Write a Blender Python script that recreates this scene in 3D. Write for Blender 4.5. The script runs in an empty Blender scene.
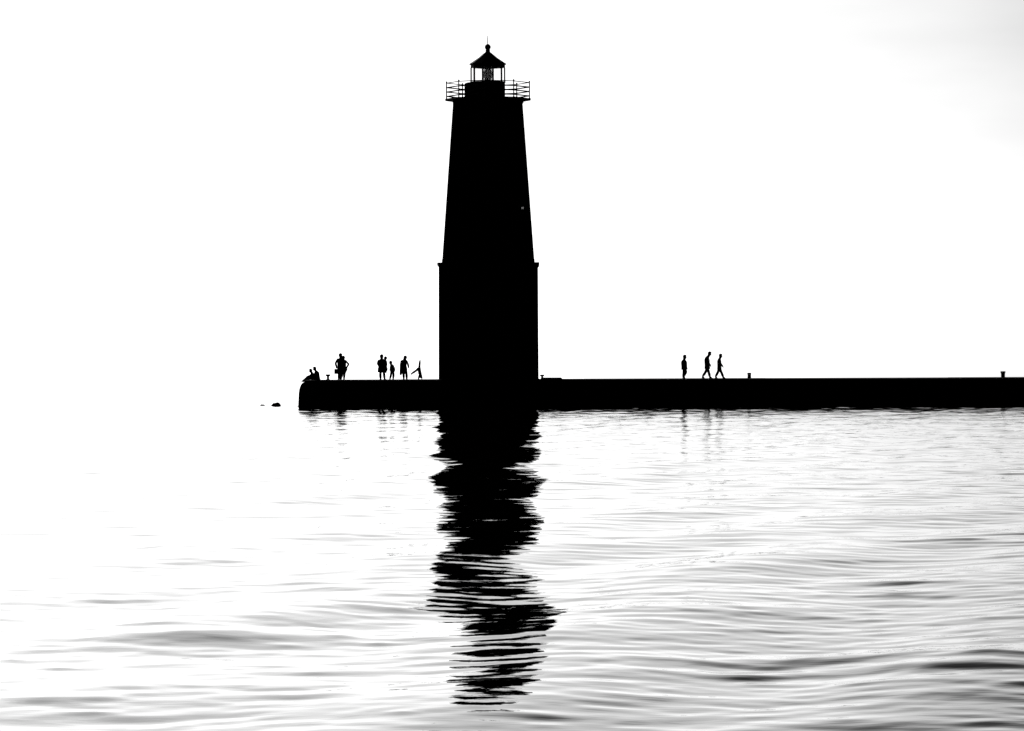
import bpy, bmesh, math, random
import numpy as np
from mathutils import Vector, Matrix
R = math.radians
random.seed(7)
SC = bpy.context.scene
COL = SC.collection

# ------------------------------------------------------------------ camera
F = 4158.0                       # focal length in pixels (about 146 mm lens)
CAM = Vector((0.0, -270.0, 3.40))
cd = bpy.data.cameras.new('camera'); cam = bpy.data.objects.new('camera', cd); COL.objects.link(cam)
cd.sensor_width = 36.0; cd.lens = F * 36.0 / 1024.0; cd.clip_start = 0.1; cd.clip_end = 60000
pitch = math.atan(-10.5 / F); roll = R(0.20)
fwd = Vector((0, math.cos(pitch), math.sin(pitch)))
up0 = Vector((0, -math.sin(pitch), math.cos(pitch))); rt0 = Vector((1, 0, 0))
rt = rt0 * math.cos(roll) - up0 * math.sin(roll)
up = up0 * math.cos(roll) + rt0 * math.sin(roll)
M = Matrix((rt, up, -fwd)).transposed().to_4x4(); M.translation = CAM
cam.matrix_world = M
SC.camera = cam

# ------------------------------------------------------------------ sky and sun
SUN_EL, SUN_AZ = 12.0, -16.0     # degrees; azimuth from +Y, positive to the right
w = bpy.data.worlds.new('World'); SC.world = w; w.use_nodes = True
nt = w.node_tree; nt.nodes.clear()
N = nt.nodes.new; L = nt.links.new
out = N('ShaderNodeOutputWorld'); bg = N('ShaderNodeBackground'); sky = N('ShaderNodeTexSky')
sky.sky_type = 'NISHITA'; sky.sun_disc = False
sky.sun_elevation = R(SUN_EL); sky.sun_rotation = R(SUN_AZ)
sky.air_density = 1.0; sky.dust_density = 0.7; sky.ozone_density = 1.0
bw = N('ShaderNodeRGBToBW'); L(sky.outputs[0], bw.inputs[0])
# unseen cloud, added to dim the sky behind and overhead so silhouettes stay black
tc = N('ShaderNodeTexCoord'); sep = N('ShaderNodeSeparateXYZ'); L(tc.outputs['Generated'], sep.inputs[0])
noi = N('ShaderNodeTexNoise'); noi.inputs['Scale'].default_value = 2.2; noi.inputs['Detail'].default_value = 6
mp = N('ShaderNodeMapping'); mp.inputs['Scale'].default_value = (1, 1, 3.2)
L(tc.outputs['Generated'], mp.inputs[0]); L(mp.outputs[0], noi.inputs[0])
def math_node(op, a, b=None):
    m = N('ShaderNodeMath'); m.operation = op
    for i, v in enumerate((a, b)):
        if v is None: continue
        if isinstance(v, (int, float)): m.inputs[i].default_value = v
        else: L(v, m.inputs[i])
    return m.outputs[0]
n0 = math_node('MULTIPLY', math_node('SUBTRACT', noi.outputs[0], 0.5), 0.25)
yy = math_node('ADD', math_node('SUBTRACT', sep.outputs[1], math_node('MULTIPLY', math_node('MAXIMUM', sep.outputs[0], 0.0), 0.95)), n0)
mr = N('ShaderNodeMapRange'); mr.interpolation_type = 'SMOOTHSTEP'
mr.inputs['From Min'].default_value = 0.35; mr.inputs['From Max'].default_value = 0.93
mr.inputs['To Min'].default_value = 0.006; mr.inputs['To Max'].default_value = 1.0
L(yy, mr.inputs['Value'])
# thin streaky veil of cloud
noi2 = N('ShaderNodeTexNoise'); noi2.inputs['Scale'].default_value = 9.0; noi2.inputs['Detail'].default_value = 5
mp2 = N('ShaderNodeMapping'); mp2.inputs['Scale'].default_value = (1, 1, 5.0); mp2.inputs['Rotation'].default_value = (0, R(-9), 0)
L(tc.outputs['Generated'], mp2.inputs[0]); L(mp2.outputs[0], noi2.inputs[0])
veil = math_node('ADD', math_node('MULTIPLY', noi2.outputs[0], 0.36), 0.82)
# added cloud deck above the bright horizon band, darkens what tilted ripples reflect
mr2 = N('ShaderNodeMapRange'); mr2.interpolation_type = 'SMOOTHSTEP'
mr2.inputs['From Min'].default_value = 0.165; mr2.inputs['From Max'].default_value = 0.34
mr2.inputs['To Min'].default_value = 1.0; mr2.inputs['To Max'].default_value = 0.10
L(math_node('ADD', math_node('ADD', sep.outputs[2], math_node('MULTIPLY', sep.outputs[0], 1.05)), math_node('MULTIPLY', n0, 0.4)), mr2.inputs['Value'])
veil = math_node('MULTIPLY', veil, mr2.outputs[0])
val = math_node('MULTIPLY', math_node('MULTIPLY', bw.outputs[0], mr.outputs[0]), veil)
L(val, bg.inputs['Color']); bg.inputs['Strength'].default_value = 0.10
L(bg.outputs[0], out.inputs[0])

sl = bpy.data.lights.new('sun', 'SUN'); sl.energy = 2.0; sl.angle = R(0.5); sl.color = (1.0, 0.99, 0.98)
so = bpy.data.objects.new('sun', sl); COL.objects.link(so)
sd = Vector((math.sin(R(SUN_AZ)) * math.cos(R(SUN_EL)), math.cos(R(SUN_AZ)) * math.cos(R(SUN_EL)), math.sin(R(SUN_EL))))
so.rotation_euler = sd.to_track_quat('Z', 'Y').to_euler()

vs = SC.view_settings; vs.view_transform = 'Standard'; vs.look = 'None'; vs.gamma = 1.0
vs.use_curve_mapping = False; vs.exposure = -0.47
SC.cycles.use_denoising = True
SC.cycles.max_bounces = 8; SC.cycles.transparent_max_bounces = 24

# ------------------------------------------------------------------ helpers
def at(px, py, Y):
    """world point on the plane y=Y seen at a pixel of the photograph"""
    d = fwd * F + rt * (px - 512.0) + up * (365.5 - py)
    return CAM + d * ((Y - CAM.y) / d.y)

def tag(o, label=None, cat=None, group=None, kind=None):
    if label: o['label'] = label
    if cat: o['category'] = cat
    if group: o['group'] = group
    if kind: o['kind'] = kind
    return o

def obj(name, bm, mat, parent=None, loc=None, smooth=False):
    me = bpy.data.meshes.new(name)
    bm.normal_update(); bm.to_mesh(me); bm.free()
    o = bpy.data.objects.new(name, me); COL.objects.link(o)
    if mat: me.materials.append(mat)
    if parent: o.parent = parent
    if loc is not None: o.location = loc
    if smooth:
        for p in me.polygons: p.use_smooth = True
    return o

def empty(name, loc):
    o = bpy.data.objects.new(name, None); COL.objects.link(o); o.location = loc; o.empty_display_size = 0.2
    return o

def bevel(bm, off, seg=2, ang=0.6):
    es = [e for e in bm.edges if len(e.link_faces) == 2 and e.calc_face_angle(0) > ang]
    bmesh.ops.bevel(bm, geom=es, offset=off, segments=seg, affect='EDGES', profile=0.6)

def box(bm, c, s):
    r = bmesh.ops.create_cube(bm, size=1.0)
    bmesh.ops.transform(bm, matrix=Matrix.Translation(Vector(c)) @ Matrix.Diagonal((s[0], s[1], s[2], 1)), verts=r['verts'])
    return r['verts']

def loft(bm, rings, cap=True):
    """rings: lists of Vectors with equal counts"""
    vr = [[bm.verts.new(p) for p in ring] for ring in rings]
    n = len(vr[0])
    for a, b in zip(vr, vr[1:]):
        for i in range(n):
            bm.faces.new((a[i], a[(i + 1) % n], b[(i + 1) % n], b[i]))
    if cap:
        bm.faces.new(list(reversed(vr[0]))); bm.faces.new(vr[-1])
    return vr

def ngon(r, z, n, rot=0.0, c=(0, 0)):
    return [Vector((c[0] + r * math.cos(rot + 2 * math.pi * i / n), c[1] + r * math.sin(rot + 2 * math.pi * i / n), z)) for i in range(n)]

def lathe(bm, prof, n=24, rot=0.0, c=(0, 0)):
    loft(bm, [ngon(r, z, n, rot, c) for r, z in prof])

def rod(bm, a, b, r, n=8):
    a = Vector(a); b = Vector(b); d = (b - a).normalized()
    u = d.orthogonal().normalized(); v = d.cross(u)
    loft(bm, [[p + (u * math.cos(2 * math.pi * i / n) + v * math.sin(2 * math.pi * i / n)) * r for i in range(n)] for p in (a, b)])

def fix(bm):
    bmesh.ops.recalc_face_normals(bm, faces=bm.faces[:])
    return bm

# ------------------------------------------------------------------ materials (all monochrome)
def mat(name, v, rough=0.9, var=0.4, scale=3.0, spec=0.1, bump=0.0, metal=0.0):
    m = bpy.data.materials.new(name); m.use_nodes = True
    t = m.node_tree; b = t.nodes['Principled BSDF']
    tc = t.nodes.new('ShaderNodeTexCoord')
    n = t.nodes.new('ShaderNodeTexNoise'); n.inputs['Scale'].default_value = scale; n.inputs['Detail'].default_value = 8
    t.links.new(tc.outputs['Object'], n.inputs['Vector'])
    r = t.nodes.new('ShaderNodeMapRange')
    r.inputs['From Min'].default_value = 0.3; r.inputs['From Max'].default_value = 0.7
    r.inputs['To Min'].default_value = v * (1 - var); r.inputs['To Max'].default_value = v * (1 + var)
    t.links.new(n.outputs['Fac'], r.inputs['Value']); t.links.new(r.outputs[0], b.inputs['Base Color'])
    b.inputs['Roughness'].default_value = rough; b.inputs['Specular IOR Level'].default_value = spec
    b.inputs['Metallic'].default_value = metal
    if bump:
        bp = t.nodes.new('ShaderNodeBump'); bp.inputs['Strength'].default_value = bump; bp.inputs['Distance'].default_value = 0.03
        t.links.new(n.outputs['Fac'], bp.inputs['Height']); t.links.new(bp.outputs[0], b.inputs['Normal'])
    return m
CONC = mat('silhouette concrete', 0.06, 0.95, 0.5, 1.3, 0.05, 0.4)  # darker than plain concrete: backlit shade is put into the base colour
STEEL = mat('silhouette steel plate', 0.05, 0.8, 0.35, 0.8, 0.05, 0.1)  # white tower darkened in its base colour to stand as a backlit silhouette
IRON = mat('black iron', 0.03, 0.7, 0.3, 6, 0.1)
ROCK = mat('wet rock', 0.04, 0.9, 0.5, 5, 0.1, 0.6)
SKIN = mat('skin', 0.12, 0.8, 0.15, 10, 0.1)
HAIR = mat('hair', 0.02, 0.9, 0.3, 60, 0.05)
CLOTH_A = mat('dark cotton', 0.05, 0.95, 0.3, 25, 0.0)
CLOTH_B = mat('dark denim', 0.04, 0.95, 0.3, 40, 0.0)
CLOTH_C = mat('charcoal canvas', 0.03, 0.95, 0.3, 30, 0.0)
BRASS = mat('dark brass', 0.10, 0.45, 0.2, 8, 0.3, metal=1.0)

def glass_mat(name, fac, tint):
    m = bpy.data.materials.new(name); m.use_nodes = True
    t = m.node_tree; t.nodes.clear()
    o = t.nodes.new('ShaderNodeOutputMaterial'); mx = t.nodes.new('ShaderNodeMixShader')
    tr = t.nodes.new('ShaderNodeBsdfTransparent'); tr.inputs[0].default_value = (tint, tint, tint, 1)
    gl = t.nodes.new('ShaderNodeBsdfGlossy'); gl.inputs['Roughness'].default_value = 0.02
    mx.inputs[0].default_value = fac
    t.links.new(tr.outputs[0], mx.inputs[1]); t.links.new(gl.outputs[0], mx.inputs[2])
    t.links.new(mx.outputs[0], o.inputs[0])
    return m
GLASS = glass_mat('lantern glass', 0.04, 0.99)
DUSTY = glass_mat('dusty window glass', 0.05, 0.55)
PRISM = glass_mat('thick prism glass', 0.2, 0.40)

# ------------------------------------------------------------------ water
def water_material():
    m = bpy.data.materials.new('lake water'); m.use_nodes = True
    t = m.node_tree; b = t.nodes['Principled BSDF']
    b.inputs['Base Color'].default_value = (0.002, 0.002, 0.002, 1)
    b.inputs['Roughness'].default_value = 0.006; b.inputs['IOR'].default_value = 1.333
    g = t.nodes.new('ShaderNodeTexCoord')
    prev = None
    for (sx, sy, dist, st) in ((1.4, 2.8, 0.0030, 1.0), (4.0, 8.0, 0.0011, 1.0)):
        mp = t.nodes.new('ShaderNodeMapping'); mp.inputs['Scale'].default_value = (sx, sy, 1)
        mp.inputs['Rotation'].default_value = (0, 0, R(5))
        n = t.nodes.new('ShaderNodeTexNoise'); n.inputs['Scale'].default_value = 1.0; n.inputs['Detail'].default_value = 2.0
        n.inputs['Distortion'].default_value = 0.4
        t.links.new(g.outputs['Object'], mp.inputs[0]); t.links.new(mp.outputs[0], n.inputs['Vector'])
        bp = t.nodes.new('ShaderNodeBump'); bp.inputs['Strength'].default_value = st; bp.inputs['Distance'].default_value = dist
        t.links.new(n.outputs['Fac'], bp.inputs['Height'])
        if prev: t.links.new(prev, bp.inputs['Normal'])
        prev = bp.outputs[0]
    t.links.new(prev, b.inputs['Normal'])
    return m

def build_water():
    rng = np.random.default_rng(WSEED)
    h = CAM.z
    rs = [0.0 + 0.4]
    while rs[-1] < 40000:
        r = rs[-1]
        if r < 34: d = 0.2
        elif r < 300: d = min(0.2, max(0.06, r * r / (F * h) * 0.6))
        else: d = min(r * 0.12, 0.5 + (r - 300) * 0.05)
        rs.append(r + d)
    rs = np.array(rs)
    fine = np.concatenate([np.arange(-0.75, -0.151, 0.0035), np.arange(-0.150, 0.1501, 0.0006), np.arange(0.153, 0.75, 0.0035)])
    coarse = np.linspace(0.75, 2 * math.pi - 0.75, 120)[1:-1]
    th = np.concatenate([fine, coarse])            # angle from +Y
    nr, na = len(rs), len(th)
    X = rs[:, None] * np.sin(th)[None, :]; Y = rs[:, None] * np.cos(th)[None, :] + CAM.y
    Z = np.zeros_like(X)
    dr = np.gradient(rs)
    dth = np.gradient(th); dth = np.minimum(np.abs(dth), 0.06)
    sp = np.maximum(dr[:, None], rs[:, None] * dth[None, :])
    for lam, slope, n, spread, turn in WAVES:
        for i in range(n):
            l = lam * math.exp(rng.normal(0, 0.22)); k = 2 * math.pi / l
            a = math.pi / 2 + turn + rng.normal(WDIR, spread)
            A = slope * rng.uniform(0.6, 1.4) / k / math.sqrt(n / 2)
            ph = rng.uniform(0, 2 * math.pi)
            att = np.clip((l / sp - 2.0) / 1.5, 0, 1)
            Z += att * A * np.cos(k * (math.cos(a) * X + math.sin(a) * Y) + ph)
    # single steeper wavelets that lift out of the ripple here and there
    for x, y, sx, sy, hh in WAVELETS:
        u = (X - x) / sx; v = (Y - y + 0.25 * sy * np.sin(u * 1.7 + x)) / sy
        Z += hh * np.exp(-np.abs(u) ** 1.6 - v * v)
    co = np.stack([X, Y, Z], -1).reshape(-1, 3)
    idx = np.arange(nr * na).reshape(nr, na)
    a = idx[:-1, :]; b = idx[1:, :]
    a2 = np.roll(a, -1, 1); b2 = np.roll(b, -1, 1)
    quads = np.stack([a, a2, b2, b], -1).reshape(-1, 4)[:, ::-1]
    centre = len(co)
    co = np.vstack([co, [[CAM.x, CAM.y, 0]]])
    tris = np.stack([np.full(na, centre), np.roll(idx[0], -1), idx[0]], -1)[:, ::-1]
    tris = tris[:, ::-1]
    me = bpy.data.meshes.new('lake_water')
    nq, ntri = len(quads), len(tris)
    me.vertices.add(len(co)); me.vertices.foreach_set('co', co.astype(np.float32).ravel())
    loops = np.concatenate([quads.ravel(), tris.ravel()]).astype(np.int32)
    me.loops.add(len(loops)); me.loops.foreach_set('vertex_index', loops)
    me.polygons.add(nq + ntri)
    st = np.concatenate([np.arange(nq) * 4, nq * 4 + np.arange(ntri) * 3]).astype(np.int32)
    me.polygons.foreach_set('loop_start', st)
    me.polygons.foreach_set('use_smooth', np.ones(nq + ntri, dtype=bool))
    me.update(calc_edges=True); me.validate()
    me.materials.append(water_material())
    o = bpy.data.objects.new('lake_water', me); COL.objects.link(o)
    o['kind'] = 'structure'; o.location.z = 0.12
    return o
WAVELETS = []
for px, py, wp, hp in ((205, 641, 190, 11), (145, 629, 75, 4), (335, 637, 55, 5), (375, 642, 40, 3), (180, 551, 75, 6), (330, 590, 60, 4), (40, 703, 85, 6),
                       (95, 713, 60, 4), (10, 660, 25, 3), (55, 669, 35, 3), (400, 719, 40, 4), (830, 661, 250, 12), (940, 672, 220, 8), (735, 674, 90, 7),
                       (1000, 662, 80, 6), (900, 583, 90, 5), (890, 593, 50, 4), (540, 720, 110, 6), (850, 686, 90, 5), (970, 540, 80, 2.5)):
    d_ = fwd * F + rt * (px - 512.0) + up * (365.5 - py)
    g_ = CAM + d_ * ((0.12 - CAM.z) / d_.z)
    r_ = g_.y - CAM.y; mp_ = r_ * r_ / (F * CAM.z)
    WAVELETS.append((g_.x, g_.y + 0.4 * hp * mp_, 0.58 * wp * r_ / F, 0.50 * hp * mp_, 0.062 * 0.50 * hp * mp_))
WSEED = 18459
WDIR = R(4)
# wavelength (m), rms slope, number of trains, spread of direction
WAVES = ((9.0, 0.0050, 14, 0.6, 0), (3.4, 0.0075, 30, 0.7, 0), (5.0, 0.028, 10, 0.3, R(72)), (1.3, 0.012, 40, 0.9, 0), (0.7, 0.017, 50, 0.9, 0))
build_water()

# ------------------------------------------------------------------ pier
DECK = at(512, 379.5, 0.0).z                     # deck height of the pier, about 1.84 m
PIER_W = 8.2
x0 = at(298.5, 390, 0.0).x
def build_pier():
    p = tag(empty('pier', (x0, PIER_W / 2, 0)), 'long low dark concrete pier that the lighthouse and all the people stand on', 'pier')
    ox, oy = x0, PIER_W / 2
    D = DECK
    # wall: one long block with a rounded outer end
    prof = [(-0.13, -1.2), (-0.13, 0.06), (-0.02, 0.18), (0.0, 0.9), (0.05, 1.25), (0.14, 1.50), (0.28, 1.66), (0.40, D - 0.12)]
    bm = bmesh.new()
    xe = 130.0
    rings = []
    for yv in (-PIER_W / 2, PIER_W / 2):
        rings.append([Vector((x, yv, z)) for x, z in prof] + [Vector((xe, yv, D - 0.12)), Vector((xe, yv, -1.2))])
    loft(bm, rings); fix(bm)
    obj('wall', bm, CONC, p)
    # deck: coping slabs laid end to end, with joints between them
    bm = bmesh.new()
    x = 0.33
    rr = random.Random(3)
    while x < xe:
        l = 6.1
        box(bm, (x + l / 2 - 0.01, 0, D - 0.06 + rr.uniform(-0.006, 0.006)), (l - 0.03, PIER_W + 0.05, 0.12))
        x += l
    bevel(bm, 0.02, 2)
    obj('deck', bm, CONC, p)
    # raised step beside the tower
    a = at(541.5, 378, 0.6).x - ox; b = at(562, 378, 0.6).x - ox
    bm = bmesh.new()
    box(bm, ((a + b) / 2, -0.2, D + 0.045), (b - a, 6.0, 0.09)); bevel(bm, 0.015, 2)
    obj('step', bm, CONC, p)
    # broken toe stones under the wall at the waterline are one footing
    bm = bmesh.new()
    rr = random.Random(5); xx = -0.1
    rings = []
    while xx < 60:
        oz = rr.uniform(-0.02, 0.06); oyy = rr.uniform(0.02, 0.14)
        rings.append([Vector((xx, -PIER_W / 2 - oyy, -0.9)), Vector((xx, -PIER_W / 2 - oyy, oz)), Vector((xx, -PIER_W / 2 + 0.2, oz + 0.08)), Vector((xx, -PIER_W / 2 + 0.2, -0.9))])
        xx += rr.uniform(0.25, 0.9)
    loft(bm, rings); fix(bm)
    obj('footing', bm, CONC, p)
build_pier()

# ------------------------------------------------------------------ lighthouse
TY = 4.05
TX = at(488.9, 365.5, TY).x
def zt(py, Y): return at(488, py, Y).z
def build_lighthouse():
    T = tag(empty('lighthouse', (TX, TY, DECK)), 'tall dark lighthouse with tapering shaft, railed gallery and glazed lantern on the pier', 'lighthouse')
    def sq(h, z): return [Vector((-h, -h, z - DECK)), Vector((h, -h, z - DECK)), Vector((h, h, z - DECK)), Vector((-h, h, z - DECK))]
    hb = 3.237; zb = zt(266.0, TY - hb)
    bm = bmesh.new(); loft(bm, [sq(hb + 0.02, DECK - 0.05), sq(hb, zb)]); bevel(bm, 0.03); fix(bm); obj('base', bm, STEEL, T)
    zb2 = zt(262.3, TY - hb)
    bm = bmesh.new(); loft(bm, [sq(hb + 0.04, zb), sq(hb + 0.09, zb + 0.05), sq(hb + 0.09, zb2)]); bevel(bm, 0.015); fix(bm); obj('belt_course', bm, STEEL, T)
    h1, h2 = 3.0, 2.262; zs = zt(100.9, TY) - 0.06
    bm = bmesh.new()
    loft(bm, [sq(h1 + 0.03, zb2), sq(h1 + 0.02, zb2 + 0.2), sq(h1, zb2 + 0.22), sq(h2, zs)]); fix(bm)
    sh = obj('shaft', bm, STEEL, T)
    # cornice under the gallery
    zg = zt(100.9, TY)
    bm = bmesh.new(); loft(bm, [sq(h2 + 0.02, zs), sq(h2 + 0.09, zs + 0.04), sq(h2 + 0.09, zg)]); fix(bm); obj('cornice', bm, STEEL, T)
    # gallery deck: octagon with a corner to each side
    gr = R(-3.2); zd = zg + 0.15
    bm = bmesh.new(); lathe(bm, [(2.80, zg - DECK), (2.83, zg + 0.04 - DECK), (2.83, zd - DECK)], 8, gr); fix(bm); obj('gallery_deck', bm, IRON, T)
    # railing
    rr_ = 2.74
    rl = tag(empty('railing', (0, 0, zd - DECK)), None); rl.parent = T
    pts = [(1.0 if k % 2 == 0 else 0.93) * Vector((rr_ * math.cos(gr + k * math.pi / 4), rr_ * math.sin(gr + k * math.pi / 4), 0)) for k in range(8)]
    for q in pts:
        bm = bmesh.new()
        lathe(bm, [(0.06, 0.0), (0.06, 0.03), (0.040, 0.04), (0.040, 1.06), (0.055, 1.08), (0.05, 1.13), (0.02, 1.16)], 8, 0, (q.x, q.y)); fix(bm)
        obj('post', bm, IRON, rl)
    for hh in (0.16, 0.45, 0.74, 1.04):
        bm = bmesh.new()
        for k in range(8): 
            rod(bm, pts[k] + Vector((0, 0, hh)), pts[(k + 1) % 8] + Vector((0, 0, hh)), 0.030 if hh > 1 else 0.042)
        fix(bm); obj('rail', bm, IRON, rl)
    # lantern room: ten sided
    def Z(py): return zt(py, TY) - DECK
    zp = Z(81.8); zc = Z(67.7); ze = Z(64.6); RL = 1.135
    ln = empty('lantern', (0, 0, 0)); ln.parent = T
    bm = bmesh.new(); lathe(bm, [(1.18, zd - DECK), (1.18, zd + 0.06 - DECK), (RL, zd + 0.1 - DECK), (RL, zp - 0.08), (1.17, zp - 0.06), (1.17, zp)], 10); fix(bm); obj('parapet', bm, IRON, ln)
    for k in range(10):
        a = 2 * math.pi * k / 10
        bm = bmesh.new(); q = Vector((RL * 0.975 * math.cos(a), RL * 0.975 * math.sin(a), 0))
        vs_ = box(bm, (0, 0, (zp + zc) / 2), (0.10, 0.085, zc - zp)); bmesh.ops.rotate(bm, verts=vs_, cent=(0, 0, 0), matrix=Matrix.Rotation(a, 3, 'Z')); bmesh.ops.translate(bm, verts=vs_, vec=q)
        bevel(bm, 0.01, 1); obj('mullion', bm, IRON, ln)
        b0 = a + 0.05; b1 = a + 2 * math.pi / 10 - 0.05; rp = RL * 0.955
        bm = bmesh.new()
        A = Vector((rp * math.cos(b0), rp * math.sin(b0), 0)); B = Vector((rp * math.cos(b1), rp * math.sin(b1), 0))
        n = ((A + B) / 2).normalized() * 0.004
        loft(bm, [[A - n + Vector((0, 0, z)), B - n + Vector((0, 0, z)), B + n + Vector((0, 0, z)), A + n + Vector((0, 0, z))] for z in (zp + 0.004, zc - 0.004)]); fix(bm)
        obj('window_pane', bm, GLASS, ln)
    zk = Z(52.7)
    bm = bmesh.new()
    lathe(bm, [(RL, zc), (RL, ze - 0.02), (1.21, ze - 0.01), (1.23, ze + 0.05), (1.16, ze + 0.09), (0.62, ze + 0.09 + (zk - ze - 0.09) * 0.52), (0.26, zk - 0.03), (0.17, zk + 0.02)], 10); fix(bm)
    rf = obj('roof', bm, IRON, ln)
    zball = Z(47.1)
    bm = bmesh.new()
    prof = [(0.19, zk + 0.02), (0.15, zk + 0.06), (0.145, zball - 0.16)]
    for t in np.linspace(-60, 68, 10): prof.append((0.20 * math.cos(R(t)), zball + 0.20 * math.sin(R(t))))
    prof += [(0.03, zball + 0.22), (0.012, zball + 0.28)]
    lathe(bm, prof, 20); fix(bm); obj('ventilator_ball', bm, IRON, rf, smooth=False)
    bm = bmesh.new(); lathe(bm, [(0.032, zball + 0.26), (0.026, zball + 0.6), (0.016, Z(35.6))], 8); fix(bm); obj('lightning_rod', bm, IRON, rf)
    # lens: stacked glass rings in a dark frame on a pedestal
    lens = empty('lens', (0, 0, 0)); lens.parent = T; lens.parent = ln
    lens = None
    bm = bmesh.new(); lathe(bm, [(0.30, zp - 0.5), (0.30, zp + 0.06), (0.22, zp + 0.08)], 20); fix(bm); ped = obj('lens_pedestal', bm, IRON, ln)
    bm = bmesh.new()
    zl0, zl1 = zp + 0.10, zc - 0.06
    nb = 11
    for i in range(nb):
        t = (i + 0.5) / nb; r = 0.15 + 0.135 * math.sin(math.pi * t) ** 0.6
        z = zl0 + (zl1 - zl0) * t; hgt = (zl1 - zl0) / nb * 0.42
        wd = 0.045
        loft(bm, [ngon(r - wd, z - hgt, 24), ngon(r, z - hgt, 24), ngon(r + 0.012, z, 24), ngon(r, z + hgt, 24), ngon(r - wd, z + hgt, 24), ngon(r - wd, z - hgt + 0.0001, 24)], cap=False)
    fix(bm); le = obj('lens', bm, PRISM, ln)
    bm = bmesh.new()
    for k in range(6):
        a = k * math.pi / 3 + 0.3
        rod(bm, (0.30 * math.cos(a), 0.30 * math.sin(a), zp + 0.05), (0.30 * math.cos(a), 0.30 * math.sin(a), zc + 0.0), 0.024)
    fix(bm); obj('lens_frame', bm, BRASS, le)
    # hooded hatch beside the lantern wall
    bm = bmesh.new(); xa, xb = -1.545, -1.06; zt_ = Z(83.2)
    zz = zd - DECK
    loft(bm, [[Vector((x, y, z)) for x, z in ((xa, zz), (xb, zz), (xb, zt_ + 0.06), (xa + 0.2, zt_ + 0.03), (xa + 0.05, zt_ - 0.02), (xa, zt_ - 0.10))] for y in (-0.45, 0.45)]); fix(bm); bevel(bm, 0.015, 1)
    obj('hatch', bm, IRON, T)
    # small window high on the shaft, in line with one in the rear wall so the sky shows through
    wz = zt(208.0, TY - 2.75); fr = (wz - zb2) / (zs - zb2); hw = h1 + (h2 - h1) * fr
    wx = at(522.6, 208, TY - hw).x - TX; wz += 0.09
    ww, wh = 0.15, 0.33
    me = bpy.data.meshes.new('cut'); bm = bmesh.new(); box(bm, (wx, 0, wz - DECK), (ww, 12, wh)); bm.to_mesh(me); bm.free()
    cut = bpy.data.objects.new('cut', me); COL.objects.link(cut); cut.location = T.location
    bo = sh.modifiers.new('window_opening', 'BOOLEAN'); bo.operation = 'DIFFERENCE'; bo.solver = 'EXACT'; bo.object = cut
    dg = bpy.context.evaluated_depsgraph_get(); dg.update()
    nm = bpy.data.meshes.new_from_object(sh.evaluated_get(dg)); sh.modifiers.clear(); sh.data = nm; nm.name = 'shaft'
    bpy.data.objects.remove(cut)
    for side in (-1, 1):
        wv = empty('window', (wx, side * hw, wz - DECK)); wv.parent = T
        bm = bmesh.new()
        for q in (-1, 1):
            box(bm, (q * (ww / 2 + 0.03), 0, 0), (0.06, 0.10, wh + 0.12)); box(bm, (0, 0, q * (wh / 2 + 0.03)), (ww, 0.10, 0.06))
        fix(bm); obj('frame', bm, IRON, wv)
        bm = bmesh.new(); box(bm, (0, 0, 0), (ww - 0.004, 0.008, wh - 0.004)); obj('pane', bm, DUSTY, wv)
    return T
build_lighthouse()

# ------------------------------------------------------------------ rocks and bollards
def rock(px, py, wpx, hpx, Y, label, seed):
    c = at(px, py, Y); c.z = 0
    s = (Y - CAM.y) / F
    bm = bmesh.new(); bmesh.ops.create_icosphere(bm, subdivisions=3, radius=1.0)
    rr = random.Random(seed); ph = [rr.uniform(0, 6) for _ in range(6)]
    for v in bm.verts:
        d = 1 + 0.10 * math.sin(3 * v.co.x + ph[0]) + 0.09 * math.sin(4 * v.co.y + ph[1] + v.co.z * 2) + 0.06 * math.sin(7 * v.co.x + 5 * v.co.z + ph[2])
        v.co = Vector((v.co.x * wpx * s / 2 * d, v.co.y * wpx * s * 0.4 * d, v.co.z * d * hpx * s))
    o = obj('rock', bm, ROCK, None, c, True)
    tag(o, label, 'rock', 'rocks in the water off the pier end')
rock(275.6, 405.6, 10.0, 4.9, 3.0, 'larger domed rock breaking the water off the left end of the pier', 2)
rock(263.0, 405.7, 7.8, 3.3, 3.6, 'small low flat rock just awash beside the larger rock', 9)

def bollard(px, base_py, wpx, hpx, Y, kind, label):
    s = (Y - CAM.y) / F
    p = at(px, base_py, Y); p.z = DECK
    hh = (hpx + 0.5) * s; r = (wpx + 0.9) * s / 2
    if kind == 'tee':
        prof = [(r * 0.75, 0), (r * 0.70, hh * 0.10), (r * 0.48, hh * 0.2), (r * 0.48, hh * 0.55), (r * 0.62, hh * 0.64), (r, hh * 0.74), (r * 1.05, hh * 0.95), (r * 0.8, hh)]
    elif kind == 'can':
        prof = [(r * 0.95, 0), (r * 0.9, hh * 0.1), (r * 0.86, hh * 0.65), (r * 0.98, hh * 0.72), (r, hh * 0.93), (r * 0.85, hh)]
    else:
        prof = [(r * 0.9, 0), (r * 0.78, hh * 0.1), (r * 0.80, hh * 0.6), (r, hh * 0.82), (r, hh * 0.95), (r * 0.9, hh)]
    t = tag(empty('bollard', p), label, 'bollard', 'mooring bollards along the pier')
    bm = bmesh.new(); k = 4 if kind == 'tee' else 3
    lathe(bm, prof[:k + 1], 20); fix(bm); obj('post', bm, IRON, t, smooth=False)
    bm = bmesh.new(); q = [(prof[k][0] * 0.99, prof[k][1] + 0.002)] + prof[k + 1:]
    lathe(bm, q, 20); fix(bm); obj('cap', bm, IRON, t)
    bm = bmesh.new(); lathe(bm, [(r * 1.05, -0.01), (r * 1.05, 0.025)], 20); fix(bm); obj('base_plate', bm, IRON, t)
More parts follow.
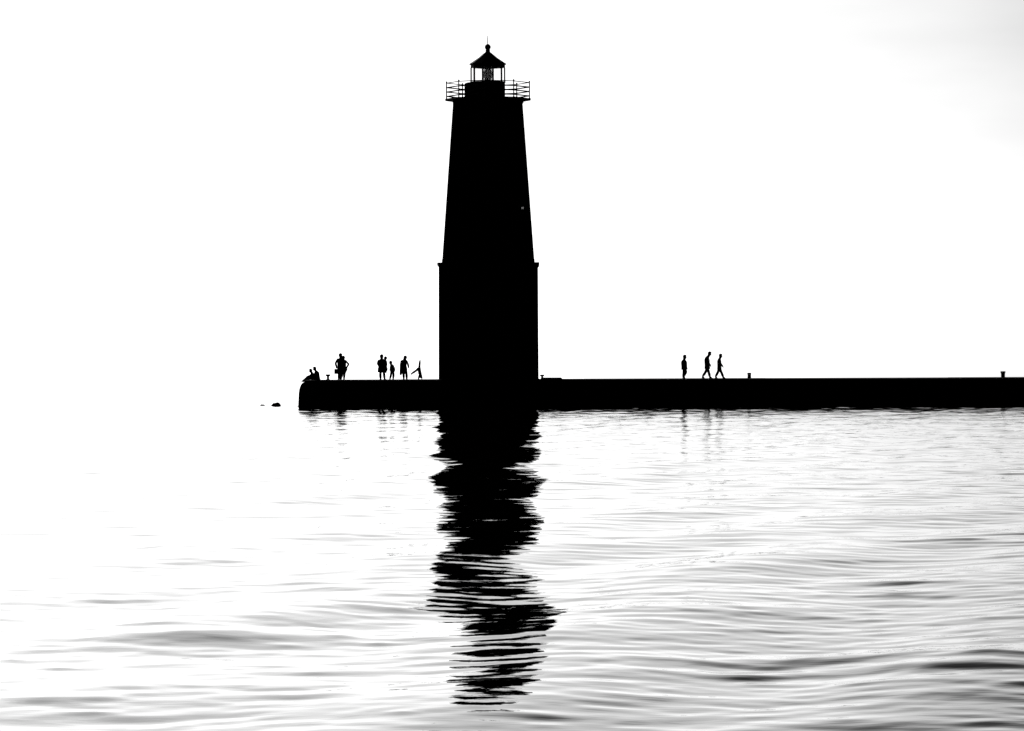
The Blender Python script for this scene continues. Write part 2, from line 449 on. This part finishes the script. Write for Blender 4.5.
bollard(328.0, 380, 4.0, 5.2, 2.0, 'tee', 'mushroom topped mooring bollard beside the two seated people at the pier end')
bollard(542.2, 377.5, 3.6, 4.3, 0.5, 'tee', 'small mushroom bollard on the raised step at the foot of the lighthouse')
bollard(749.3, 378, 3.2, 5.3, 2.0, 'can', 'short stubby cylindrical bollard on the pier ahead of the three walkers')
bollard(1003.0, 377.6, 4.2, 5.9, 2.0, 'flare', 'bollard with flared top near the right edge of the picture, farthest from the lighthouse')

# ------------------------------------------------------------------ people
def skin_mesh(name, chains, material, parent, loc, sub=1):
    """chains: list of (verts [(Vector, radius)], edges, root)"""
    vs_, es, rad, roots = [], [], [], []
    for pv, pe, root in chains:
        o = len(vs_)
        vs_ += [p - loc for p, r in pv]; rad += [r for p, r in pv]
        es += [(a + o, b + o) for a, b in pe]; roots.append(root + o)
    me = bpy.data.meshes.new(name); me.from_pydata([tuple(v) for v in vs_], es, [])
    o = bpy.data.objects.new(name, me); COL.objects.link(o)
    sk = o.modifiers.new('skin', 'SKIN'); sk.use_smooth_shade = True
    for i, d in enumerate(me.skin_vertices[0].data):
        d.radius = (rad[i], rad[i]); d.use_root = i in roots
    ss = o.modifiers.new('sub', 'SUBSURF'); ss.levels = sub; ss.render_levels = sub
    dg = bpy.context.evaluated_depsgraph_get(); dg.update()
    nm = bpy.data.meshes.new_from_object(o.evaluated_get(dg))
    o.modifiers.clear(); o.data = nm; nm.name = name
    nm.materials.clear(); nm.materials.append(material)
    for p in nm.polygons: p.use_smooth = True
    o.location = loc
    if parent: o.parent = parent; o.location = (0, 0, 0)
    return o

def tube(bm, path, lat):
    """elliptical rings along path [(Vector, r_lateral, r_depth)], lateral axis lat"""
    rings = []
    n = 14
    for i, (p, rl, rd) in enumerate(path):
        a = path[max(0, i - 1)][0]; b = path[min(len(path) - 1, i + 1)][0]
        t = (b - a).normalized()
        u = (lat - t * lat.dot(t)).normalized(); v = t.cross(u)
        rings.append([p + u * (rl * math.cos(2 * math.pi * k / n)) + v * (rd * math.sin(2 * math.pi * k / n)) for k in range(n)])
    loft(bm, rings)

def lerp(a, b, t): return a + (b - a) * t

PGROUP = 'people on the pier'
def person(label, J, s, fac, torso=(0.19, 0.12), hair='short', top='shirt', bottom='shorts', tm=CLOTH_A, bmt=CLOTH_B, hem=None, base=None, hs=1.0, ls=1.12):
    """J: joints in world space; s: body scale (1 = adult of 1.72 m); fac: facing direction"""
    fac = Vector(fac).normalized(); lat = Vector((0, 0, 1)).cross(fac).normalized()
    loc = base.copy() if base else Vector((J['pelvis'].x, J['pelvis'].y, DECK))
    V, E, ix = [], [], {}
    def add(k, p, r, prev=None):
        ix[k] = len(V); V.append((p, r * s * (hs if k in ('jaw', 'head', 'crown') else ls)))
        if prev is not None: E.append((ix[prev], ix[k]))
    pel, ch, nk, hd = J['pelvis'], J['chest'], J['neck'], J['head']
    spine = (hd - nk).normalized()
    add('pelvis', pel, 0.125); add('waist', lerp(pel, ch, 0.5), 0.105, 'pelvis'); add('chest', ch, 0.125, 'waist')
    add('neck', nk, 0.070, 'chest')
    add('jaw', hd - spine * 0.055 * s + fac * 0.012 * s, 0.115, 'neck'); add('head', hd + spine * 0.01 * s, 0.150, 'jaw'); add('crown', hd + spine * 0.08 * s, 0.08, 'head')
    chains = []
    for k in 'LR':
        add('sh' + k, J['sh' + k], 0.066, 'chest'); add('ua' + k, lerp(J['sh' + k], J['el' + k], 0.5), 0.070, 'sh' + k)
        add('el' + k, J['el' + k], 0.070, 'ua' + k); add('fa' + k, lerp(J['el' + k], J['wr' + k], 0.4), 0.070, 'el' + k); add('wr' + k, J['wr' + k], 0.056, 'fa' + k)
        d = (J['wr' + k] - J['el' + k]).normalized()
        side = d.cross(lat); side = side.normalized() if side.length > 0.1 else fac
        palm = J['wr' + k] + d * 0.07 * s
        add('pa' + k, palm, 0.054, 'wr' + k)
        for j, ln in enumerate((0.070, 0.082, 0.076, 0.058)):
            q = palm + side * ((j - 1.5) * 0.021 * s)
            m1 = q + d * ln * 0.5 * s; m2 = m1 + (d * 0.85 - lat * (0.35 if k == 'L' else -0.35)).normalized() * ln * 0.55 * s
            chains.append(([(q, 0.0095 * s), (m1, 0.0088 * s), (m2, 0.007 * s)], [(0, 1), (1, 2)], 0))
        q = J['wr' + k] + d * 0.03 * s - side * 0.02 * s
        t1 = q + (d * 0.6 - side).normalized() * 0.045 * s
        chains.append(([(q, 0.011 * s), (t1, 0.010 * s), (t1 + (d - side * 0.3).normalized() * 0.035 * s, 0.008 * s)], [(0, 1), (1, 2)], 0))
        add('hip' + k, J['hip' + k], 0.088, 'pelvis'); add('th' + k, lerp(J['hip' + k], J['kn' + k], 0.5), 0.086, 'hip' + k)
        add('kn' + k, J['kn' + k], 0.082, 'th' + k); add('ca' + k, lerp(J['kn' + k], J['an' + k], 0.35), 0.088, 'kn' + k)
        add('an' + k, J['an' + k], 0.062, 'ca' + k)
        fd = (J['to' + k] - J['an' + k])
        add('to' + k, J['to' + k], 0.032, 'an' + k)
    # nose and ears
    chains.append(([(hd + fac * 0.07 * s, 0.016 * s), (hd + fac * 0.108 * s - spine * 0.02 * s, 0.013 * s)], [(0, 1)], 0))
    for sg in (-1, 1):
        e = hd + lat * (sg * 0.088 * s)
        chains.append(([(e + spine * 0.02 * s, 0.012 * s), (e - spine * 0.025 * s + lat * sg * 0.006 * s, 0.012 * s)], [(0, 1)], 0))
    body = skin_mesh('person', [(V, E, 0)] + chains, SKIN, None, loc, 2)
    tag(body, label, 'person', PGROUP)
    off = -loc
    # hair
    bm = bmesh.new(); bmesh.ops.create_icosphere(bm, subdivisions=3, radius=0.126 * s * hs)
    for v in list(bm.verts):
        v.co.z *= 1.06
        if v.co.dot(fac) > 0.045 * s and v.co.z < 0.05 * s: v.co -= fac * (v.co.dot(fac) - 0.03 * s) * 1.0
        if v.co.z < -0.06 * s: v.co.z = -0.06 * s + (v.co.z + 0.06 * s) * 0.3
        v.co *= 1 + 0.05 * math.sin(60 * v.co.x / s + 43 * v.co.z / s)
    q = Vector((0, 0, 1)).rotation_difference(spine).to_matrix()
    for v in bm.verts: v.co = q @ v.co + hd + spine * 0.03 * s - fac * 0.012 * s + off
    if hair == 'long':
        tube(bm, [(hd + spine * 0.02 * s - fac * 0.04 * s + off, 0.10 * s, 0.06 * s), (nk - fac * 0.07 * s + off, 0.11 * s, 0.05 * s), (lerp(nk, ch, 0.8) - fac * 0.12 * s + off, 0.09 * s, 0.03 * s)], lat)
    fix(bm); obj('hair', bm, HAIR, body, None, True)
    # upper garment
    tl, td = torso[0] + 0.012, torso[1] + 0.018
    bm = bmesh.new()
    low = pel - (ch - pel).normalized() * 0.10 * s
    shm = (J['shL'] + J['shR']) / 2
    tube(bm, [(p + off, a * s, b * s) for p, a, b in ((low, tl * 0.98, td * 1.08), (lerp(low, ch, 0.4), tl * 0.90, td * 0.98), (ch, tl * 0.98, td * 1.02), (lerp(ch, shm, 0.8), tl * 0.95, td * 0.85), (lerp(shm, nk, 0.55), tl * 0.55, td * 0.6), (nk + spine * 0.0, 0.075, 0.075))], lat)
    for k in 'LR':
        d = (J['el' + k] - J['sh' + k])
        tube(bm, [(J['sh' + k] - d * 0.12 + off, 0.055 * s, 0.055 * s), (J['sh' + k] + off, 0.075 * s, 0.075 * s), (J['sh' + k] + d * 0.8 + off, 0.066 * s, 0.066 * s)], lat)
    fix(bm); obj(top, bm, tm, body, None, True)
    # lower garment
    bm = bmesh.new()
    if bottom in ('skirt', 'dress_skirt'):
        tube(bm, [(p + off, a, b) for p, a, b in hem], lat)
    else:
        fr = {'shorts': 0.95, 'trousers': 1.9}[bottom]
        tube(bm, [(p + off, a * s, b * s) for p, a, b in ((pel + (ch - pel).normalized() * 0.08 * s, 0.165, 0.115), (pel, 0.18, 0.13), (low - (ch - pel).normalized() * 0.04 * s, 0.15, 0.12))], lat)
        for k in 'LR':
            path = [(J['hip' + k], 0.105, 0.105), (lerp(J['hip' + k], J['kn' + k], min(fr, 0.92)), 0.085, 0.085)]
            if fr > 1: path += [(J['kn' + k], 0.076, 0.076), (lerp(J['kn' + k], J['an' + k], 0.88), 0.066, 0.066)]
            tube(bm, [(p + off, a * s, b * s) for p, a, b in path], lat)
    fix(bm); obj('skirt' if 'skirt' in bottom else bottom, bm, bmt, body, None, True)
    # shoes
    for k in 'LR':
        bm = bmesh.new(); d = (J['to' + k] - J['an' + k])
        hl = J['an' + k] - d.normalized() * 0.02 * s
        hl = Vector((hl.x - d.x * 0.25, hl.y - d.y * 0.25, min(J['an' + k].z, J['to' + k].z) if abs(J['an' + k].z - J['to' + k].z) < 0.12 * s else J['an' + k].z - 0.03 * s))
        tube(bm, [(hl + off, 0.05 * s, 0.055 * s), (lerp(hl, J['to' + k], 0.3) + off, 0.064 * s, 0.068 * s), (lerp(hl, J['to' + k], 0.75) + off, 0.064 * s, 0.056 * s), (J['to' + k] + d.normalized() * 0.05 * s + off, 0.04 * s, 0.034 * s)], lat if abs(d.normalized().dot(lat)) < 0.8 else fac)
        fix(bm); obj('shoe', bm, CLOTH_C, body, None, True)
    return body

def joints(zone, Y, spec):
    ox, oy, sc = {'A': (295, 345, 1024 / 75), 'B': (365, 345, 1024 / 75), 'C': (670, 343, 1024 / 95)}[zone]
    J = {}
    for k, v in spec.items():
        p = at(ox + v[0] / sc, oy + v[1] / sc, Y)
        dz = DECK - at(ox + v[0] / sc, {'A': 379.5, 'B': 379.5, 'C': 378.5}[zone], Y).z
        J[k] = p + Vector((0, v[2] if len(v) > 2 else 0, dz))
    return J

def build_people():
    # two people sitting at the end of the pier, facing left
    J = joints('A', 2.2, dict(head=(214, 347), neck=(229, 372), chest=(243, 400), pelvis=(266, 458), shL=(232, 388, -.16), shR=(232, 388, .16), elL=(208, 414, -.2), elR=(206, 412, .2),
        wrL=(172, 424, -.12), wrR=(172, 424, .12), hipL=(258, 462, -.09), hipR=(258, 462, .09), knL=(180, 430, -.12), knR=(186, 432, .1), anL=(118, 474, -.1), anR=(124, 474, .1), toL=(95, 486, -.1), toR=(101, 486, .12)))
    person('person sitting hunched at the very pier end, lower and leftmost of the seated pair', J, 0.95, (-1, 0, 0), (0.18, 0.15), bottom='trousers', base=Vector((J['pelvis'].x, J['pelvis'].y, DECK)))
    J = joints('A', 3.2, dict(head=(268, 320), neck=(283, 346), chest=(296, 378), pelvis=(308, 455), shL=(288, 364, -.17), shR=(288, 364, .17), elL=(262, 410, -.2), elR=(262, 410, .2),
        wrL=(232, 420, -.12), wrR=(232, 420, .12), hipL=(298, 460, -.09), hipR=(298, 460, .09), knL=(222, 425, -.12), knR=(228, 425, .1), anL=(180, 468, -.1), anR=(184, 468, .1), toL=(158, 476, -.1), toR=(162, 476, .12)))
    person('person sitting upright with knees drawn up, of the seated pair the one beside the bollard', J, 0.98, (-1, 0, 0), (0.19, 0.16), bottom='trousers', base=Vector((J['pelvis'].x, J['pelvis'].y, DECK)))
    # standing couple
    J = joints('A', 2.4, dict(head=(621, 138), neck=(621, 166), chest=(622, 215), pelvis=(624, 318), shL=(585, 188), shR=(657, 190), elL=(553, 245, .02), elR=(672, 250, .08), wrL=(570, 300, -.08), wrR=(655, 305, -.1),
        hipL=(606, 340), hipR=(642, 340), knL=(600, 402, -.02), knR=(634, 402, -.02), anL=(598, 463), anR=(626, 463), toL=(593, 473, -.14), toR=(622, 473, -.14)))
    person('tall standing person holding a square bag at the hip beside a shorter companion', J, 1.0, (0, -1, 0), (0.22, 0.14), base=Vector((J['pelvis'].x, J['pelvis'].y, DECK)))
    hand = J['wrL']
    b0 = at(295 + 562 / 13.653, 345 + 361 / 13.653, 2.3); b0.z += DECK - at(341, 380, 2.3).z
    b0.y = hand.y
    bt = tag(empty('bag', b0 - Vector((0, 0, 0.15))), 'square dark bag hanging from the bent arm of the tall standing person', 'bag')
    bm = bmesh.new(); box(bm, (-0.01, 0, 0.14), (0.23, 0.13, 0.33)); bevel(bm, 0.03, 3); obj('body', bm, CLOTH_C, bt, smooth=True)
    bm = bmesh.new()
    pr = [Vector((0.055 * math.cos(t), 0, 0.285 + 0.12 * math.sin(t))) for t in np.linspace(0, math.pi, 10)]
    for a, b in zip(pr, pr[1:]): rod(bm, a, b, 0.012)
    obj('handle', bm, CLOTH_C, bt)
    J = joints('A', 3.1, dict(head=(660, 172), neck=(662, 194), chest=(662, 230), pelvis=(664, 315), shL=(634, 212), shR=(691, 212), elL=(625, 262), elR=(732, 258, .03), wrL=(640, 310, -.1), wrR=(708, 300, .02),
        hipL=(650, 335), hipR=(680, 335), knL=(642, 402), knR=(675, 402), anL=(624, 463), anR=(668, 463), toL=(620, 474, -.13), toR=(668, 474, -.13)))
    u = 1 / 13.653 / 15.2
    person('shorter standing person with one hand on the hip, elbow out, and a flared skirt', J, 0.92, (0, -1, 0), (0.19, 0.12), hair='short', bottom='skirt',
        hem=[(J['pelvis'] + Vector((0, 0, .13)), .15, .10), (J['pelvis'], .24, .15), (J['pelvis'] + Vector((.015, 0, -.03)), .26, .16), (J['pelvis'] + Vector((0, 0, -.30)), .15, .14)], base=Vector((J['pelvis'].x, J['pelvis'].y, DECK)))
    # parent with a small child on the arm
    J = joints('B', 2.4, dict(head=(227, 155), neck=(227, 184), chest=(230, 225), pelvis=(235, 318), shL=(187, 208), shR=(268, 205), elL=(173, 250, .02), elR=(288, 262, -.05), wrL=(200, 295, -.14), wrR=(286, 300, -.26),
        hipL=(215, 340), hipR=(258, 340), knL=(209, 402), knR=(261, 402), anL=(213, 461), anR=(268, 461), toL=(212, 471, -.14), toR=(286, 470, -.08)))
    u2 = Vector
    person('broad adult in long loose clothes carrying a small child on one arm', J, 1.0, (0, -1, 0), (0.27, 0.16), bottom='skirt', top='coat',
        hem=[(J['pelvis'] + Vector((0, 0, .12)), .25, .15), (J['pelvis'], .29, .17), (J['pelvis'] + Vector((0, 0, -.15)), .30, .18), (J['pelvis'] + Vector((-.01, 0, -.27)), .30, .18)], base=Vector((J['pelvis'].x, J['pelvis'].y, DECK)))
    J = joints('B', 2.05, dict(head=(280, 178), neck=(279, 200), chest=(276, 222), pelvis=(278, 285), shL=(262, 212), shR=(288, 212), elL=(252, 240, .03), elR=(296, 248, 0), wrL=(238, 255, .06), wrR=(297, 272, -.03),
        hipL=(272, 292), hipR=(286, 292), knL=(276, 318, -.08), knR=(298, 318, -.06), anL=(274, 348, -.04), anR=(298, 340, -.03), toL=(274, 356, -.09), toR=(302, 346, -.08)))
    person('small child held up on the arm of the broad adult, head level with the shoulder', J, 0.62, (0.2, -1, 0), (0.18, 0.15), hs=1.4, ls=1.3, base=Vector((J['pelvis'].x, J['pelvis'].y, J['pelvis'].z)))
    # child with a pack
    J = joints('B', 2.6, dict(head=(351, 240), neck=(355, 262), chest=(368, 290), pelvis=(374, 348), shL=(355, 277, -.1), shR=(380, 277, .1), elL=(350, 312, -.12), elR=(396, 310, .12), wrL=(344, 342, -.12), wrR=(403, 342, .1),
        hipL=(362, 360, -.06), hipR=(386, 360, .06), knL=(355, 405, -.06), knR=(390, 410, .06), anL=(341, 458, -.06), anR=(384, 460, .06), toL=(336, 470, -.1), toR=(376, 472, .0)))
    person('child walking between the adult carrying a toddler and the person with draped towel', J, 0.72, (-0.6, -0.8, 0), (0.19, 0.17), hs=1.25, ls=1.35, base=Vector((J['pelvis'].x, J['pelvis'].y, DECK)))
    # person with a towel
    J = joints('B', 2.3, dict(head=(548, 172), neck=(543, 199), chest=(535, 240), pelvis=(536, 315), shL=(508, 222), shR=(566, 214), elL=(488, 275, -.02), elR=(587, 262), wrL=(490, 320, -.06), wrR=(596, 300, -.02),
        hipL=(526, 335), hipR=(558, 335), knL=(527, 402), knR=(568, 402), anL=(529, 461), anR=(570, 461), toL=(531, 471, -.12), toR=(578, 471, -.10)))
    c = person('long haired person in a dress with a towel draped over one shoulder, arm swung out', J, 0.95, (0.3, -1, 0), (0.17, 0.12), hair='long', bottom='dress_skirt', top='bodice',
        hem=[(J['pelvis'] + Vector((0, 0, .13)), .17, .12), (J['pelvis'], .20, .15), (J['pelvis'] + Vector((0, 0, -.38)), .235, .17)], base=Vector((J['pelvis'].x, J['pelvis'].y, DECK)))
    loc = c.location
    bm = bmesh.new(); T = joints('B', 2.25, dict(a=(538, 196), b=(505, 226), c=(492, 260), d=(488, 340), e=(486, 408)))
    tube(bm, [(T['a'] - loc, .05, .05), (T['b'] - loc, .12, .08), (T['c'] - loc, .075, .10), (T['d'] - loc, .075, .14), (T['e'] - loc, .075, .16)], Vector((1, 0, 0)))
    fix(bm); obj('towel', bm, CLOTH_A, c, None, True)
    # child doing a cartwheel
    J = joints('B', 2.6, dict(head=(757, 428), neck=(755, 408), chest=(750, 385), pelvis=(739, 322), shL=(746, 402, -.07), shR=(764, 400, .07), elL=(738, 432, -.08), elR=(772, 428, .08), wrL=(731, 458, -.08), wrR=(776, 455, .08),
        hipL=(732, 320, -.04), hipR=(742, 312, .04), knL=(682, 360, -.05), knR=(745, 262, .05), anL=(638, 388, -.05), anR=(750, 218, .04), toL=(624, 396, -.05), toR=(752, 203, .04)))
    person('child upside down in a cartwheel, one leg up and one out sideways, by the lighthouse', J, 0.62, (0.3, -1, 0), (0.18, 0.18), hs=1.2, ls=1.5, base=Vector((J['wrR'].x, J['pelvis'].y, DECK)))
    # walkers
    J = joints('C', 2.0, dict(head=(159, 149), neck=(152, 174), chest=(151, 208), pelvis=(155, 268), shL=(150, 190, .15), shR=(152, 190, -.15), elL=(136, 232, .17), elR=(168, 228, -.17), wrL=(142, 265, .15), wrR=(176, 262, -.15),
        hipL=(152, 285, .08), hipR=(160, 285, -.08), knL=(148, 328, .08), knR=(174, 308, -.08), anL=(142, 370, .08), anR=(149, 358, -.08), toL=(162, 380, .08), toR=(160, 380, -.08)))
    person('walker with one knee bent forward, last and leftmost of the three walkers', J, 1.0, (1, -0.45, 0), (0.21, 0.18), bottom='trousers', base=Vector((J['pelvis'].x, J['pelvis'].y, DECK)))
    J = joints('C', 2.3, dict(head=(427, 115), neck=(414, 140), chest=(399, 182), pelvis=(402, 262), shL=(398, 160, .17), shR=(402, 160, -.17), elL=(384, 212, .18), elR=(412, 210, -.19), wrL=(388, 250, .15), wrR=(431, 238, -.16),
        hipL=(398, 282, .08), hipR=(406, 282, -.08), knL=(378, 322, .08), knR=(420, 324, -.08), anL=(352, 358, .08), anR=(430, 367, -.08), toL=(372, 380, .08), toR=(458, 381, -.08)))
    person('tallest walker, leaning forward in mid stride, in the middle of the three walkers', J, 1.02, (1, 0, 0), (0.19, 0.155), base=Vector((J['pelvis'].x, J['pelvis'].y, DECK)))
    J = joints('C', 1.7, dict(head=(546, 138), neck=(538, 162), chest=(531, 198), pelvis=(532, 268), shL=(530, 178, .16), shR=(532, 178, -.16), elL=(524, 222, .18), elR=(544, 224, -.18), wrL=(530, 258, .15), wrR=(563, 246, -.16),
        hipL=(529, 284, .08), hipR=(538, 284, -.08), knL=(512, 324, .08), knR=(558, 326, -.08), anL=(491, 362, .08), anR=(574, 369, -.08), toL=(512, 380, .08), toR=(598, 381, -.08)))
    person('slim walker in long stride with a hand swung forward, foremost of the three walkers', J, 0.98, (1, 0, 0), (0.16, 0.125), bottom='trousers', base=Vector((J['pelvis'].x, J['pelvis'].y, DECK)))
build_people()
